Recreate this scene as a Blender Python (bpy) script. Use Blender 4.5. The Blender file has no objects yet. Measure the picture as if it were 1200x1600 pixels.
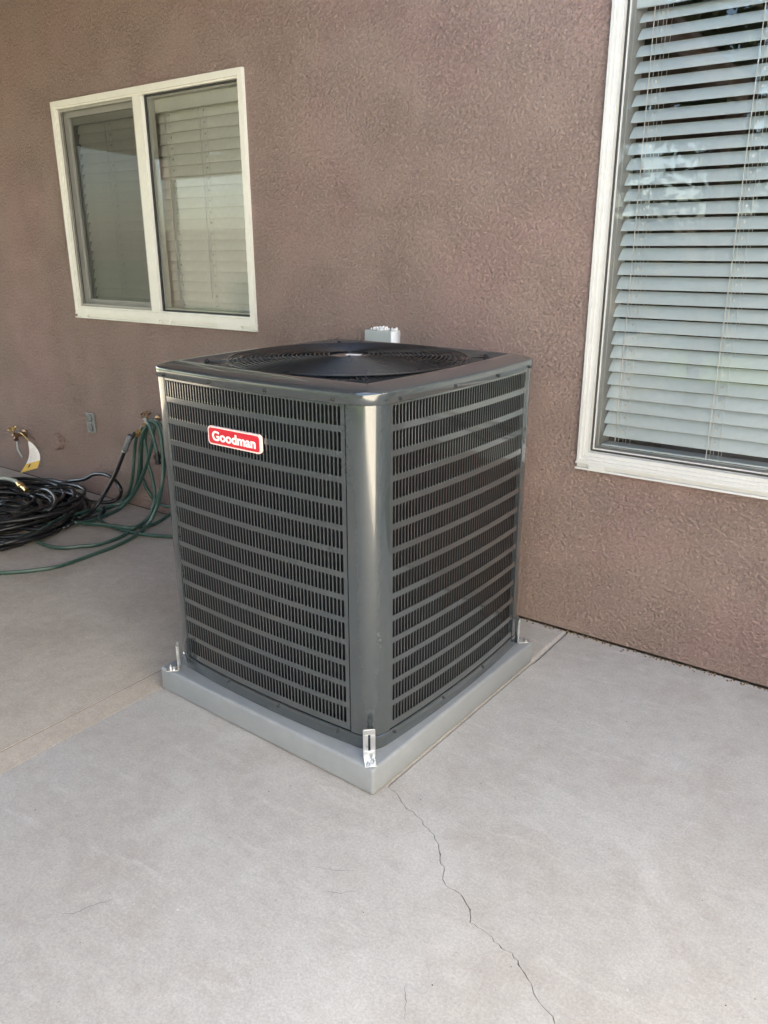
import bpy, bmesh, math, random
from mathutils import Vector, Matrix

R = math.radians
random.seed(7)
scene = bpy.context.scene
COL = scene.collection

# ------------------------------------------------------------------ camera
cam_d = bpy.data.cameras.new("camera")
cam = bpy.data.objects.new("camera", cam_d)
COL.objects.link(cam)
cam_d.sensor_fit = 'HORIZONTAL'
cam_d.sensor_width = 36.0
cam_d.lens = 36.0 * 1226.4 / 1200.0
cam_d.clip_start = 0.05
cam_d.clip_end = 500
YAW, PITCH = -0.63283, -0.32444
fwd = Vector((math.sin(YAW) * math.cos(PITCH), math.cos(YAW) * math.cos(PITCH), math.sin(PITCH)))
right = Vector((math.cos(YAW), -math.sin(YAW), 0)); upv = right.cross(fwd)
roll = -0.00268
r2 = right * math.cos(roll) + upv * math.sin(roll)
u2 = -right * math.sin(roll) + upv * math.cos(roll)
m = Matrix((r2, u2, -fwd)).transposed().to_4x4()
m.translation = Vector((0.98972, -2.42619, 1.30205))
cam.matrix_world = m
scene.camera = cam

# ------------------------------------------------------------------ light
SUN_EL, SUN_AZ = R(45), R(-60)          # azimuth measured from +Y towards +X
world = bpy.data.worlds.new("World"); scene.world = world
world.use_nodes = True
wn = world.node_tree
bg = wn.nodes["Background"]
sky = wn.nodes.new("ShaderNodeTexSky")
sky.sky_type = 'NISHITA'; sky.sun_disc = False
sky.sun_elevation = SUN_EL; sky.sun_rotation = SUN_AZ
sky.air_density = 1.0; sky.dust_density = 1.6; sky.ozone_density = 1.0
wn.links.new(sky.outputs[0], bg.inputs[0])
bg.inputs[1].default_value = 0.10
sun_d = bpy.data.lights.new("sun", 'SUN'); sun_d.energy = 5.0; sun_d.angle = R(0.5)
sun_d.color = (1.0, 0.93, 0.82)
sun = bpy.data.objects.new("sun", sun_d); COL.objects.link(sun)
sdir = Vector((math.sin(SUN_AZ) * math.cos(SUN_EL), math.cos(SUN_AZ) * math.cos(SUN_EL), math.sin(SUN_EL)))
sun.rotation_euler = sdir.to_track_quat('Z', 'Y').to_euler()
sun.location = (0, 0, 12)
vs = scene.view_settings
vs.view_transform = 'Standard'; vs.look = 'None'; vs.gamma = 1.0; vs.use_curve_mapping = False
vs.exposure = 3.05
vs.use_white_balance = True; vs.white_balance_temperature = 6600; vs.white_balance_tint = 6
scene.cycles.max_bounces = 8
scene.cycles.transparent_max_bounces = 16
scene.cycles.use_denoising = True
scene.cycles.denoising_prefilter = 'ACCURATE'
scene.cycles.denoising_input_passes = 'RGB_ALBEDO_NORMAL'
scene.cycles.caustics_reflective = False
scene.cycles.caustics_refractive = False

# ------------------------------------------------------------------ helpers
class MB:
    """collects vertices and faces for one mesh object"""
    def __init__(self, merge=False):
        self.v = []; self.f = []; self.fm = []; self.c = {} if merge else None
    def p(self, co):
        if self.c is not None:
            k = (round(co[0], 5), round(co[1], 5), round(co[2], 5))
            i = self.c.get(k)
            if i is None:
                i = len(self.v); self.v.append(tuple(co)); self.c[k] = i
            return i
        self.v.append(tuple(co)); return len(self.v) - 1
    def face(self, pts, mi=0):
        self.f.append([self.p(q) for q in pts]); self.fm.append(mi)
    def box(self, x0, x1, y0, y1, z0, z1, mi=0, M=None):
        c = [Vector((x, y, z)) for z in (z0, z1) for y in (y0, y1) for x in (x0, x1)]
        if M is not None: c = [M @ q for q in c]
        i = [self.p(q) for q in c]
        for a in ((0, 2, 3, 1), (4, 5, 7, 6), (0, 1, 5, 4), (2, 6, 7, 3), (0, 4, 6, 2), (1, 3, 7, 5)):
            self.f.append([i[k] for k in a]); self.fm.append(mi)
    def loft(self, rings, closed=True, caps=(False, False), mi=0):
        ids = [[self.p(q) for q in r] for r in rings]
        n = len(rings[0])
        for a, b in zip(ids[:-1], ids[1:]):
            for k in range(n if closed else n - 1):
                k2 = (k + 1) % n
                self.f.append([a[k], a[k2], b[k2], b[k]]); self.fm.append(mi)
        if caps[0]: self.f.append(list(reversed(ids[0]))); self.fm.append(mi)
        if caps[1]: self.f.append(list(ids[-1])); self.fm.append(mi)
    def tube(self, pts, r, n=8, caps=True, mi=0):
        pts = [Vector(p) for p in pts]
        rs = r if isinstance(r, (list, tuple)) else [r] * len(pts)
        t0 = (pts[1] - pts[0]).normalized()
        up = Vector((0, 0, 1)) if abs(t0.z) < .9 else Vector((1, 0, 0))
        a = t0.cross(up).normalized(); rings = []
        for i, q in enumerate(pts):
            if i == 0: t = pts[1] - pts[0]
            elif i == len(pts) - 1: t = pts[-1] - pts[-2]
            else: t = pts[i + 1] - pts[i - 1]
            if t.length < 1e-9: t = t0
            t = t.normalized(); t0 = t
            a = (a - t * a.dot(t))
            a = a.normalized() if a.length > 1e-6 else t.orthogonal().normalized()
            b = t.cross(a)
            rings.append([q + (a * math.cos(2 * math.pi * k / n) + b * math.sin(2 * math.pi * k / n)) * rs[i] for k in range(n)])
        self.loft(rings, True, (caps, caps), mi)
    def lathe(self, origin, axis, prof, n=16, mi=0):
        """prof: list of (distance along axis, radius)"""
        o = Vector(origin); ax = Vector(axis).normalized(); a = ax.orthogonal().normalized(); b = ax.cross(a)
        rings = [[o + ax * h + (a * math.cos(2 * math.pi * k / n) + b * math.sin(2 * math.pi * k / n)) * max(r, 1e-5) for k in range(n)] for h, r in prof]
        self.loft(rings, True, (True, True), mi)
    def mesh(self, name, mats, smooth=False, angle=None):
        me = bpy.data.meshes.new(name)
        me.from_pydata(self.v, [], self.f)
        for mt in (mats if isinstance(mats, (list, tuple)) else [mats]): me.materials.append(mt)
        me.polygons.foreach_set("material_index", self.fm)
        bm = bmesh.new(); bm.from_mesh(me)
        bmesh.ops.recalc_face_normals(bm, faces=bm.faces[:])
        bm.to_mesh(me); bm.free()
        if smooth:
            me.polygons.foreach_set("use_smooth", [True] * len(me.polygons))
            if angle is not None: me.set_sharp_from_angle(angle=R(angle))
        me.update()
        return me
    def build(self, name, mats, parent=None, smooth=False, angle=None, bevel=0):
        me = self.mesh(name, mats, smooth, angle)
        o = link(name, me, parent)
        if bevel:
            md = o.modifiers.new("edge", 'BEVEL'); md.width = bevel; md.segments = 2; md.limit_method = 'ANGLE'
        return o

def link(name, data, parent=None, loc=None, rot=None):
    o = bpy.data.objects.new(name, data); COL.objects.link(o)
    if parent is not None: o.parent = parent
    if loc is not None: o.location = loc
    if rot is not None: o.rotation_euler = rot
    return o

def thing(name, label, cat, loc=(0, 0, 0), rotz=0.0, group=None):
    o = link(name, None, None, loc, (0, 0, rotz)); o.empty_display_size = 0.1
    return tag(o, label, cat, group)

def tag(o, label=None, cat=None, group=None, kind=None):
    if label: o['label'] = label
    if cat: o['category'] = cat
    if group: o['group'] = group
    if kind: o['kind'] = kind
    return o

def spline(pts, per=8):
    """Catmull-Rom through the points"""
    P = [Vector(p) for p in pts]; P = [P[0] * 2 - P[1]] + P + [P[-1] * 2 - P[-2]]
    out = []
    for i in range(1, len(P) - 2):
        a, b, c, d = P[i - 1:i + 3]
        for k in range(per):
            t = k / per
            out.append(0.5 * ((2 * b) + (c - a) * t + (2 * a - 5 * b + 4 * c - d) * t * t + (3 * b - a - 3 * c + d) * t ** 3))
    out.append(P[-2])
    return out

# ------------------------------------------------------------------ materials
def mat(name, color=(.5, .5, .5), rough=.6, metal=0.0, spec=.5, coat=0.0):
    mt = bpy.data.materials.new(name); mt.use_nodes = True
    b = mt.node_tree.nodes["Principled BSDF"]
    b.inputs["Base Color"].default_value = (*color, 1)
    b.inputs["Roughness"].default_value = rough
    b.inputs["Metallic"].default_value = metal
    b.inputs["Specular IOR Level"].default_value = spec
    b.inputs["Coat Weight"].default_value = coat
    b.inputs["Coat Roughness"].default_value = .06
    return mt

class NT:
    def __init__(self, mt):
        self.t = mt.node_tree; self.b = self.t.nodes["Principled BSDF"]
        self.co = self.t.nodes.new("ShaderNodeTexCoord").outputs["Object"]
    def n(self, kind, **kw):
        nd = self.t.nodes.new(kind)
        for k, v in kw.items(): setattr(nd, k, v)
        return nd
    def l(self, a, b): self.t.links.new(a, b)
    def mapping(self, scale=(1, 1, 1), rot=(0, 0, 0), src=None):
        mp = self.n("ShaderNodeMapping"); mp.inputs["Scale"].default_value = scale; mp.inputs["Rotation"].default_value = rot
        self.l(src or self.co, mp.inputs[0]); return mp.outputs[0]
    def noise(self, scale, detail=4, rough=.5, vec=None, dist=0.0):
        nd = self.n("ShaderNodeTexNoise"); nd.inputs["Scale"].default_value = scale
        nd.inputs["Detail"].default_value = detail; nd.inputs["Roughness"].default_value = rough
        nd.inputs["Distortion"].default_value = dist
        self.l(vec or self.co, nd.inputs["Vector"]); return nd.outputs["Fac"]
    def voro(self, scale, feature='F1', vec=None, rnd=1.0):
        nd = self.n("ShaderNodeTexVoronoi", feature=feature); nd.inputs["Scale"].default_value = scale
        nd.inputs["Randomness"].default_value = rnd
        self.l(vec or self.co, nd.inputs["Vector"]); return nd.outputs["Distance"]
    def ramp(self, fac, stops):
        nd = self.n("ShaderNodeValToRGB"); e = nd.color_ramp.elements
        while len(e) < len(stops): e.new(.5)
        for el, (p, c) in zip(e, stops):
            el.position = p; el.color = (*c, 1) if len(c) == 3 else c
        self.l(fac, nd.inputs[0]); return nd.outputs[0]
    def grey(self, fac, lo, hi, a=0.0, b=1.0):
        nd = self.n("ShaderNodeMapRange"); nd.clamp = True
        for k, v in (("From Min", lo), ("From Max", hi), ("To Min", a), ("To Max", b)): nd.inputs[k].default_value = v
        self.l(fac, nd.inputs["Value"]); return nd.outputs["Result"]
    def mix(self, fac, a, b, blend='MIX'):
        nd = self.n("ShaderNodeMix", data_type='RGBA', blend_type=blend)
        for s, v in ((0, fac), (6, a), (7, b)):
            if isinstance(v, (int, float)): nd.inputs[s].default_value = v
            elif isinstance(v, tuple): nd.inputs[s].default_value = (*v, 1)
            else: self.l(v, nd.inputs[s])
        return nd.outputs[2]
    def math(self, op, a, b=0.0):
        nd = self.n("ShaderNodeMath", operation=op)
        for s, v in ((0, a), (1, b)):
            if isinstance(v, (int, float)): nd.inputs[s].default_value = v
            else: self.l(v, nd.inputs[s])
        return nd.outputs[0]
    def color(self, c): self.l(c, self.b.inputs["Base Color"])
    def rough(self, c): self.l(c, self.b.inputs["Roughness"])
    def bump(self, h, dist, strength=1.0):
        nd = self.n("ShaderNodeBump"); nd.inputs["Distance"].default_value = dist; nd.inputs["Strength"].default_value = strength
        self.l(h, nd.inputs["Height"]); self.l(nd.outputs[0], self.b.inputs["Normal"])

def stucco_material():
    mt = mat("stucco", rough=.92, spec=.25); t = NT(mt)
    big = t.noise(1.7, 4, .55); fine = t.noise(230, 3, .65)
    n1 = t.noise(78, 6, .7, dist=.12)                        # lumps and crevices of a dashed finish
    crev = t.grey(n1, .34, .54)
    n2 = t.noise(135, 5, .74, dist=.15)
    patch = t.grey(t.noise(5, 3), .35, .65)
    h = t.math('ADD', t.math('MULTIPLY', crev, .45), t.math('MULTIPLY', n1, .9))
    h = t.math('ADD', t.math('MULTIPLY', h, t.math('ADD', t.math('MULTIPLY', patch, .5), .55)), t.math('MULTIPLY', n2, .8))
    h = t.math('ADD', h, t.math('MULTIPLY', fine, .2))
    lump = t.n("ShaderNodeTexVoronoi", feature='SMOOTH_F1'); lump.inputs["Scale"].default_value = 105; lump.inputs["Smoothness"].default_value = .35
    t.l(t.co, lump.inputs["Vector"])
    h = t.math('SUBTRACT', h, t.math('MULTIPLY', lump.outputs["Distance"], t.math('ADD', t.math('MULTIPLY', patch, .5), .35)))
    t.bump(h, .0105, 1.0)
    c = t.ramp(big, [(.3, (.352, .256, .222)), (.48, (.373, .278, .242)), (.56, (.382, .27, .242)), (.7, (.405, .28, .256))])
    crevice_shade = t.mix(1.0, t.grey(crev, .0, .8, .94, 1.01), t.grey(n2, .34, .62, .80, 1.09), 'MULTIPLY')  # relief shading put into the colour: hollows darkened
    c = t.mix(1.0, c, crevice_shade, 'MULTIPLY')
    t.color(c); return mt

def concrete_material(name, stops, speck=.5, streak=.5, rough=.85):
    mt = mat(name, rough=rough, spec=.3); t = NT(mt)
    big = t.noise(1.3, 5, .55, dist=.4)
    mid = t.noise(7, 5, .6, dist=.6)
    sv = t.mapping((2.2, 9, 1), (0, 0, R(35)))
    st = t.noise(2.4, 5, .65, vec=sv, dist=.8)               # trowel sweeps
    fine = t.noise(240, 2, .6)
    f = t.math('ADD', t.math('MULTIPLY', big, .55), t.math('MULTIPLY', mid, .45))
    c = t.ramp(f, stops)
    blotch = t.grey(t.noise(2.6, 6, .62, dist=1.2), .52, .68)
    pale = t.math('MULTIPLY', t.math('MAXIMUM', t.grey(st, .54, .74), t.math('MULTIPLY', blotch, .8)), streak)
    c = t.mix(pale, c, tuple(min(1, s * 1.17) for s in stops[-1][1]))
    v = t.voro(55)
    rnd = t.grey(t.noise(13, 2), .55, .7)
    dot = t.math('MULTIPLY', t.math('MULTIPLY', t.grey(v, .10, .05), rnd), speck)
    c = t.mix(dot, c, (.10, .095, .09))
    v2 = t.voro(23)
    dot2 = t.math('MULTIPLY', t.math('MULTIPLY', t.grey(v2, .09, .04), t.grey(t.noise(5, 2), .56, .66)), .55)
    c = t.mix(dot2, c, (.62, .62, .62))
    c = t.mix(1.0, c, t.grey(fine, .25, .75, .90, 1.10), 'MULTIPLY')
    grain = t.noise(24, 8, .75)
    c = t.mix(1.0, c, t.grey(grain, .3, .7, .90, 1.08), 'MULTIPLY')
    sand = t.noise(150, 3, .7)
    c = t.mix(1.0, c, t.grey(sand, .3, .7, .88, 1.10), 'MULTIPLY')
    t.color(c)
    h = t.math('ADD', t.math('MULTIPLY', fine, .35), t.math('MULTIPLY', st, .3))
    h = t.math('ADD', h, t.math('MULTIPLY', grain, .5))
    t.bump(t.math('SUBTRACT', h, t.math('MULTIPLY', dot, .8)), .0012, .6)
    return mt

def paint(name, color, rough=.35, var=.06, coat=0.0, bump=0.0, scale=14, spec=.5):
    """painted or moulded surface with slight unevenness and dust"""
    mt = mat(name, color, rough, 0, spec, coat); t = NT(mt)
    a = t.noise(scale, 5, .6); b = t.noise(scale * 9, 3, .6)
    c = t.mix(1.0, color, t.grey(a, .3, .7, 1 - var, 1 + var), 'MULTIPLY')
    c = t.mix(1.0, c, t.grey(b, .3, .7, 1 - var * .5, 1 + var * .5), 'MULTIPLY')
    t.color(c); t.rough(t.grey(a, .3, .7, rough * .82, rough * 1.25))
    if bump: t.bump(b, bump, .5)
    return mt

def metal(name, color, rough=.35):
    mt = mat(name, color, rough, 1.0); t = NT(mt)
    a = t.noise(38, 4, .6); v = t.voro(70)
    t.color(t.mix(1.0, color, t.grey(v, 0, .8, .85, 1.1), 'MULTIPLY')); t.rough(t.grey(a, .3, .7, rough * .7, rough * 1.4)); return mt

def glass_material(name, tint=(1, 1, 1), ior=1.5, wave=.00012, gain=2.0):
    """thin pane: clear with a Fresnel mirror"""
    mt = bpy.data.materials.new(name); mt.use_nodes = True; nt = mt.node_tree
    nt.nodes.remove(nt.nodes["Principled BSDF"])
    out = nt.nodes["Material Output"]
    tr = nt.nodes.new("ShaderNodeBsdfTransparent"); tr.inputs[0].default_value = (*tint, 1)
    gl = nt.nodes.new("ShaderNodeBsdfGlossy"); gl.inputs["Roughness"].default_value = .005
    fr = nt.nodes.new("ShaderNodeFresnel"); fr.inputs[0].default_value = ior
    mu = nt.nodes.new("ShaderNodeMath"); mu.operation = 'MULTIPLY'; mu.inputs[1].default_value = gain; mu.use_clamp = True
    mx = nt.nodes.new("ShaderNodeMixShader")
    tc = nt.nodes.new("ShaderNodeTexCoord"); ns = nt.nodes.new("ShaderNodeTexNoise"); ns.inputs["Scale"].default_value = 3.0; ns.inputs["Detail"].default_value = 2
    bp = nt.nodes.new("ShaderNodeBump"); bp.inputs["Distance"].default_value = wave * 4
    nt.links.new(tc.outputs["Object"], ns.inputs["Vector"]); nt.links.new(ns.outputs[0], bp.inputs["Height"]); nt.links.new(bp.outputs[0], gl.inputs["Normal"])
    nt.links.new(fr.outputs[0], mu.inputs[0]); nt.links.new(mu.outputs[0], mx.inputs[0]); nt.links.new(tr.outputs[0], mx.inputs[1]); nt.links.new(gl.outputs[0], mx.inputs[2])
    nt.links.new(mx.outputs[0], out.inputs[0]); return mt

def screen_material():
    mt = mat("insect_screen", (.055, .055, .05), .7); nt = mt.node_tree
    out = nt.nodes["Material Output"]; b = nt.nodes["Principled BSDF"]
    tr = nt.nodes.new("ShaderNodeBsdfTransparent"); mx = nt.nodes.new("ShaderNodeMixShader"); mx.inputs[0].default_value = .44
    nt.links.new(tr.outputs[0], mx.inputs[1]); nt.links.new(b.outputs[0], mx.inputs[2]); nt.links.new(mx.outputs[0], out.inputs[0]); return mt

def leaf_material(name, c0, c1):
    mt = mat(name, c0, .55, 0, .4); t = NT(mt)
    oi = t.noise(2.3, 3); t.color(t.ramp(oi, [(.3, c0), (.7, c1)]))
    t.b.inputs["Transmission Weight"].default_value = 0.0
    return mt

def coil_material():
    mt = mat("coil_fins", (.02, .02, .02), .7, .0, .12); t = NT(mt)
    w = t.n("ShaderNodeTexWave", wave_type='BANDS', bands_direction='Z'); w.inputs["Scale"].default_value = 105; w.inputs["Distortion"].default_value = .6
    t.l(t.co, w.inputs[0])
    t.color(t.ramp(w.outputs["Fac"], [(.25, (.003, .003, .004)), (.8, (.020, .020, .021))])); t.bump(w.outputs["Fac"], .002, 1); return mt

M = {}
M['stucco'] = stucco_material()
M['new'] = concrete_material("new_concrete", [(.3, (.365, .333, .302)), (.47, (.398, .373, .346)), (.62, (.424, .406, .388))], .9, .62)
M['old'] = concrete_material("old_concrete", [(.3, (.37, .318, .265)), (.5, (.435, .382, .325)), (.7, (.48, .43, .372))], .55, .35)
M['soil'] = concrete_material("dark_soil", [(.25, (.05, .042, .035)), (.75, (.09, .075, .06))], .5, .1)
M['crack'] = mat("crack_dark", (.17, .16, .15), .95, 0, .1)
M['yard'] = concrete_material("lawn", [(.25, (.05, .075, .025)), (.75, (.09, .115, .04))], .5, .05)
M['paint'] = paint("grey_enamel", (.036, .044, .048), .22, .04, .9, 0, 10, .6)
M['paint'].node_tree.nodes["Principled BSDF"].inputs["Coat IOR"].default_value = 1.7
M['black'] = paint("black_wire_coating", (.012, .012, .013), .3, .1)
M['rubber'] = paint("black_rubber", (.010, .010, .011), .36, .25, 0, .0004, 20)
M['shroud_black'] = mat("dark_inside", (.02, .02, .02), .8, 0, .2)  # even near-black of the fan shroud
M['coil'] = coil_material()
M['pad'] = paint("grey_composite_pad", (.235, .25, .265), .42, .07, 0, .0012, 24)
M['zinc'] = metal("zinc_plate", (.62, .64, .66), .34)
M['steel_dark'] = metal("dark_screw", (.08, .08, .08), .4)
M['brass'] = metal("brass", (.66, .47, .20), .3)
M['bronze'] = metal("dull_bronze", (.30, .20, .13), .45)
M['red'] = paint("badge_red", (.55, .012, .03), .3, .04, .3)
M['badge_rim'] = paint("badge_rim", (.86, .66, .62), .4, .04)
M['white_print'] = paint("white_print", (.85, .82, .80), .4, .03)
M['frame'] = paint("white_vinyl", (.57, .57, .555), .38, .05, 0, .0003, 7)
M['frame_cream'] = paint("cream_vinyl", (.73, .715, .645), .42, .05, 0, .0003, 7)
M['gasket'] = mat("black_gasket", (.03, .03, .03), .6)
M['glass'] = glass_material("pane_glass")
M['glass1'] = glass_material("small_pane_glass", gain=1.25)
M['screen'] = screen_material()
M['slat'] = paint("sky_tinted_slat", (.74, .85, .90), .42, .05, 0, 0, 5)  # white slats with the sky's blue reflection put into the colour
M['slat2'] = paint("cream_slat", (.90, .90, .80), .42, .05, 0, 0, 5)
M['cord'] = paint("white_cord", (.8, .8, .76), .7, .05)
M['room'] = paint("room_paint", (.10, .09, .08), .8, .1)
M['green'] = paint("green_vinyl_hose", (.028, .068, .054), .33, .2, 0, .0003, 12)
M['greystripe'] = paint("hose_stripe", (.075, .125, .10), .35, .1)
M['box'] = paint("grey_powder_coat", (.36, .39, .395), .42, .06, 0, .0003, 16)
M['caulk'] = paint("caulk_and_lit_side", (.82, .82, .80), .7, .08)
M['brown'] = paint("brown_wood_paint", (.16, .105, .08), .6, .12, 0, .001, 6)
M['block'] = concrete_material("tan_block", [(.25, (.19, .16, .125)), (.75, (.25, .21, .165))], .3, .2)
M['roof'] = paint("roof_tile", (.30, .17, .12), .8, .2)
M['leaf'] = leaf_material("green_leaves", (.03, .06, .015), (.06, .10, .025))
M['leaf2'] = leaf_material("olive_leaves", (.04, .058, .022), (.08, .095, .035))
M['bark'] = paint("bark", (.12, .085, .06), .9, .25, 0, .004, 12)
M['tagwhite'] = paint("paper_tag", (.80, .78, .76), .5, .05)
M['tagyellow'] = paint("yellow_print", (.75, .50, .09), .5, .08)
M['print'] = mat("dark_print", (.06, .05, .05), .6)
M['hose_mark'] = paint("yellow_print_mark", (.55, .5, .16), .5, .1)
M['plate'] = paint("grey_plastic_plate", (.19, .19, .185), .5, .2)
M['socket'] = paint("grey_socket_plastic", (.13, .14, .15), .4, .15)
M['debris'] = paint("dry_crumbs", (.20, .14, .085), .9, .4, 0, 0, 60)
M['mauve'] = paint("wall_paint_over", (.20, .14, .12), .8, .08)

# ------------------------------------------------------------------ ground and slabs
GAP_PTS = [(0.0235, -0.004), (0.0232, -0.03), (0.0232, -0.27), (0.0228, -0.30), (0.0052, -1.06)]
CRACK = [(0.0075, -1.072), (0.041, -1.079), (0.069, -1.101), (0.104, -1.112), (0.139, -1.121), (0.154, -1.134), (0.199, -1.151), (0.227, -1.178), (0.249, -1.208), (0.267, -1.219), (0.283, -1.251), (0.309, -1.265), (0.324, -1.263), (0.349, -1.271), (0.379, -1.297), (0.391, -1.318), (0.437, -1.321), (0.453, -1.331), (0.494, -1.333), (0.525, -1.354), (0.554, -1.371), (0.566, -1.387), (0.593, -1.403), (0.615, -1.41), (0.624, -1.421), (0.70, -1.47), (0.78, -1.58), (0.86, -1.9), (0.93, -2.5), (1.0, -3.4), (1.05, -5.2)]
rng = random.Random(3)
cr = []
for a, b in zip(CRACK[:-1], CRACK[1:]):
    L = math.hypot(b[0] - a[0], b[1] - a[1]); k = max(1, min(14, int(L / .009)))
    nx, ny = -(b[1] - a[1]) / L, (b[0] - a[0]) / L
    for i in range(k):
        j = rng.uniform(-.0032, .0032) if i else 0
        t = i / k
        cr.append((a[0] + (b[0] - a[0]) * t + nx * j, a[1] + (b[1] - a[1]) * t + ny * j))
cr.append(CRACK[-1])
def side_line(off_joint, off_crack, s):
    out = [(x + s * off_joint, y) for x, y in GAP_PTS]
    for i, (x, y) in enumerate(cr):
        w = off_crack * (0.4 + 0.8 * rng.random() + (1.6 if rng.random() < .07 else 0)) * (1.0 if i < 110 else .6)
        out.append((x + s * w * .8, y + s * w * .6))
    return out
def slab(name, label, outline, seam, s):
    """outline closes the slab away from the seam; seam is its edge along the joint and crack"""
    b = MB(); nj = len(GAP_PTS); wid = .011 if s < 0 else .006
    top = []
    for i, (x, y) in enumerate(seam):
        top.append((x + (s * wid * (1.0 if y > -.28 else .12) if i < nj else 0), y, 0))
    low = [(x, y, -.009 if i < nj else -.012) for i, (x, y) in enumerate(seam)]
    bot = [(x, y, -.035) for x, y in seam]
    b.face(top + [(x, y, 0) for x, y in outline])
    for i in range(len(seam) - 1):
        mid0 = ((top[i][0] * .45 + low[i][0] * .55), top[i][1], -.0025 if i < nj else 0); mid1 = ((top[i + 1][0] * .45 + low[i + 1][0] * .55), top[i + 1][1], -.0025 if i + 1 < nj else 0)
        if i < nj - 1:
            b.face([top[i], top[i + 1], mid1, mid0]); b.face([mid0, mid1, low[i + 1], low[i]])
        else:
            b.face([top[i], top[i + 1], low[i + 1], low[i]])
        b.face([low[i], low[i + 1], bot[i + 1], bot[i]])
    ring = [seam[-1]] + list(outline) + [seam[0]]
    for a, c in zip(ring[:-1], ring[1:]):
        b.face([(a[0], a[1], 0), (c[0], c[1], 0), (c[0], c[1], -.035), (a[0], a[1], -.035)])
    o = b.build(name, M['new'])
    return tag(o, label, 'pavement', None, 'structure')
slab("concrete_slab", "pale grey concrete slab under the air conditioner pad, left of the crack", [(-.843, -5.2), (-.843, -.004)], side_line(.0025, .0009, -1), -1)
slab("concrete_slab", "pale grey concrete slab right of the crack, below the large window", [(7.0, -5.2), (7.0, -.004)], side_line(.0025, .0009, 1), 1)

b = MB()
b.box(-7.2, -.931, -5.2, -.004, -.03, .0048)
o = b.build("patio_slab", M['old'], bevel=.0008); tag(o, "older brown concrete patio slab under the coiled hoses", "pavement", None, 'structure')
b = MB(); b.box(-.9306, -.9272, -5.2, -.004, -.02, .0034); b.build("joint_filler", M['soil'], o)
b = MB(); rows = 60
for i in range(rows):
    y0 = -5.2 + (5.196) * i / rows; y1 = -5.2 + 5.196 * (i + 1) / rows
    pr = [(-.9268, -.03), (-.9268, .0046), (-.8434, .0006), (-.8434, -.03)]
    for a, c in zip(pr[:-1], pr[1:]): b.face([(a[0], y0, a[1]), (a[0], y1, a[1]), (c[0], y1, c[1]), (c[0], y0, c[1])])
o = b.build("slab_edging", M['old']); tag(o, "sloping strip of old concrete along the edge of the brown patio slab", "pavement edge", None, 'structure')

b = MB(); b.face([(-70, -70, -.02), (70, -70, -.02), (70, 70, -.02), (-70, 70, -.02)])
tag(b.build("ground", M['yard']), "green lawn ground beyond the concrete", "ground", None, 'structure')

# hairline cracks, crumbs on the concrete
def ribbon(b, pts, w, z=.0006):
    pp = []
    for a, c in zip(pts[:-1], pts[1:]):
        for k in range(6):
            t = k / 6; pp.append(Vector((a[0] + (c[0] - a[0]) * t + rng.uniform(-.002, .002), a[1] + (c[1] - a[1]) * t + rng.uniform(-.002, .002), z)))
    pp.append(Vector((pts[-1][0], pts[-1][1], z)))
    n = len(pp)
    for i in range(n - 1):
        d = (pp[i + 1] - pp[i]); d = d.normalized() if d.length > 1e-7 else Vector((1, 0, 0)); nn = Vector((-d.y, d.x, 0))
        w0 = w * min(1, (i + .2) / 5) * min(1, (n - i) / 6) * rng.uniform(.4, 1.2); w1 = w * min(1, (i + 1.2) / 5) * min(1, (n - i - 1) / 6)
        b.face([pp[i] - nn * w0, pp[i + 1] - nn * w1, pp[i + 1] + nn * w1, pp[i] + nn * w0])
HAIR = [[(-0.308, -1.8), (-0.283, -1.78), (-0.266, -1.738), (-0.236, -1.689)], [(-0.28, -1.939), (-0.278, -1.911)], [(0.362, -1.509), (0.382, -1.535), (0.409, -1.575)], [(0.243, -1.107), (0.297, -1.096)], [(0.019, -1.395), (0.075, -1.373), (0.121, -1.341)], [(0.091, -1.436), (0.127, -1.415), (0.156, -1.386)], [(0.794, -0.96), (0.819, -0.959)]]
hair = MB()
for hl in HAIR: ribbon(hair, hl, .0006)
tag(hair.build("hairline_crack", M['crack']), "faint hairline cracks scattered over the pale concrete", "crack", None, 'stuff')

# ------------------------------------------------------------------ house
W1 = (-2.739, -1.450, .968, 1.961)
W2 = (.0125, .960, .606, 2.060)
house = thing("house", "brown stucco house with two white framed windows behind the air conditioner", "house", (0, 0, 0))
b = MB()
X0, X1, ZT = -7.2, 1.12, 2.86
xs = [X0, W1[0], W1[1], W2[0], W2[1], X1]
def wallrect(x0, x1, z0, z1): b.face([(x0, 0, z0), (x1, 0, z0), (x1, 0, z1), (x0, 0, z1)])
zb = .007
for i, (a, c) in enumerate(zip(xs[:-1], xs[1:])):
    hole = W1 if i == 1 else W2 if i == 3 else None
    if hole is None: wallrect(a, c, zb, ZT)
    else:
        wallrect(a, c, zb, hole[2]); wallrect(a, c, hole[3], ZT)
        for p, q in (((hole[0], hole[2]), (hole[1], hole[2])), ((hole[1], hole[2]), (hole[1], hole[3])), ((hole[1], hole[3]), (hole[0], hole[3])), ((hole[0], hole[3]), (hole[0], hole[2]))):
            b.face([(p[0], 0, p[1]), (q[0], 0, q[1]), (q[0], .14, q[1]), (p[0], .14, p[1])])
b.face([(X0, 0, zb), (X1, 0, zb), (X1, .03, zb), (X0, .03, zb)])
for x in (X0, X1): b.face([(x, 0, zb), (x, 9, zb), (x, 9, ZT), (x, 0, ZT)])
b.face([(X0, 9, zb), (X1, 9, zb), (X1, 9, ZT), (X0, 9, ZT)])
b.build("wall", M['stucco'], house)
b = MB(); b.box(X0 + .01, X1 - .01, .031, .06, -.03, zb + .05); b.build("footing", M['soil'], house)
b = MB()
yr, zr = 4.5, 4.1
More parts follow.
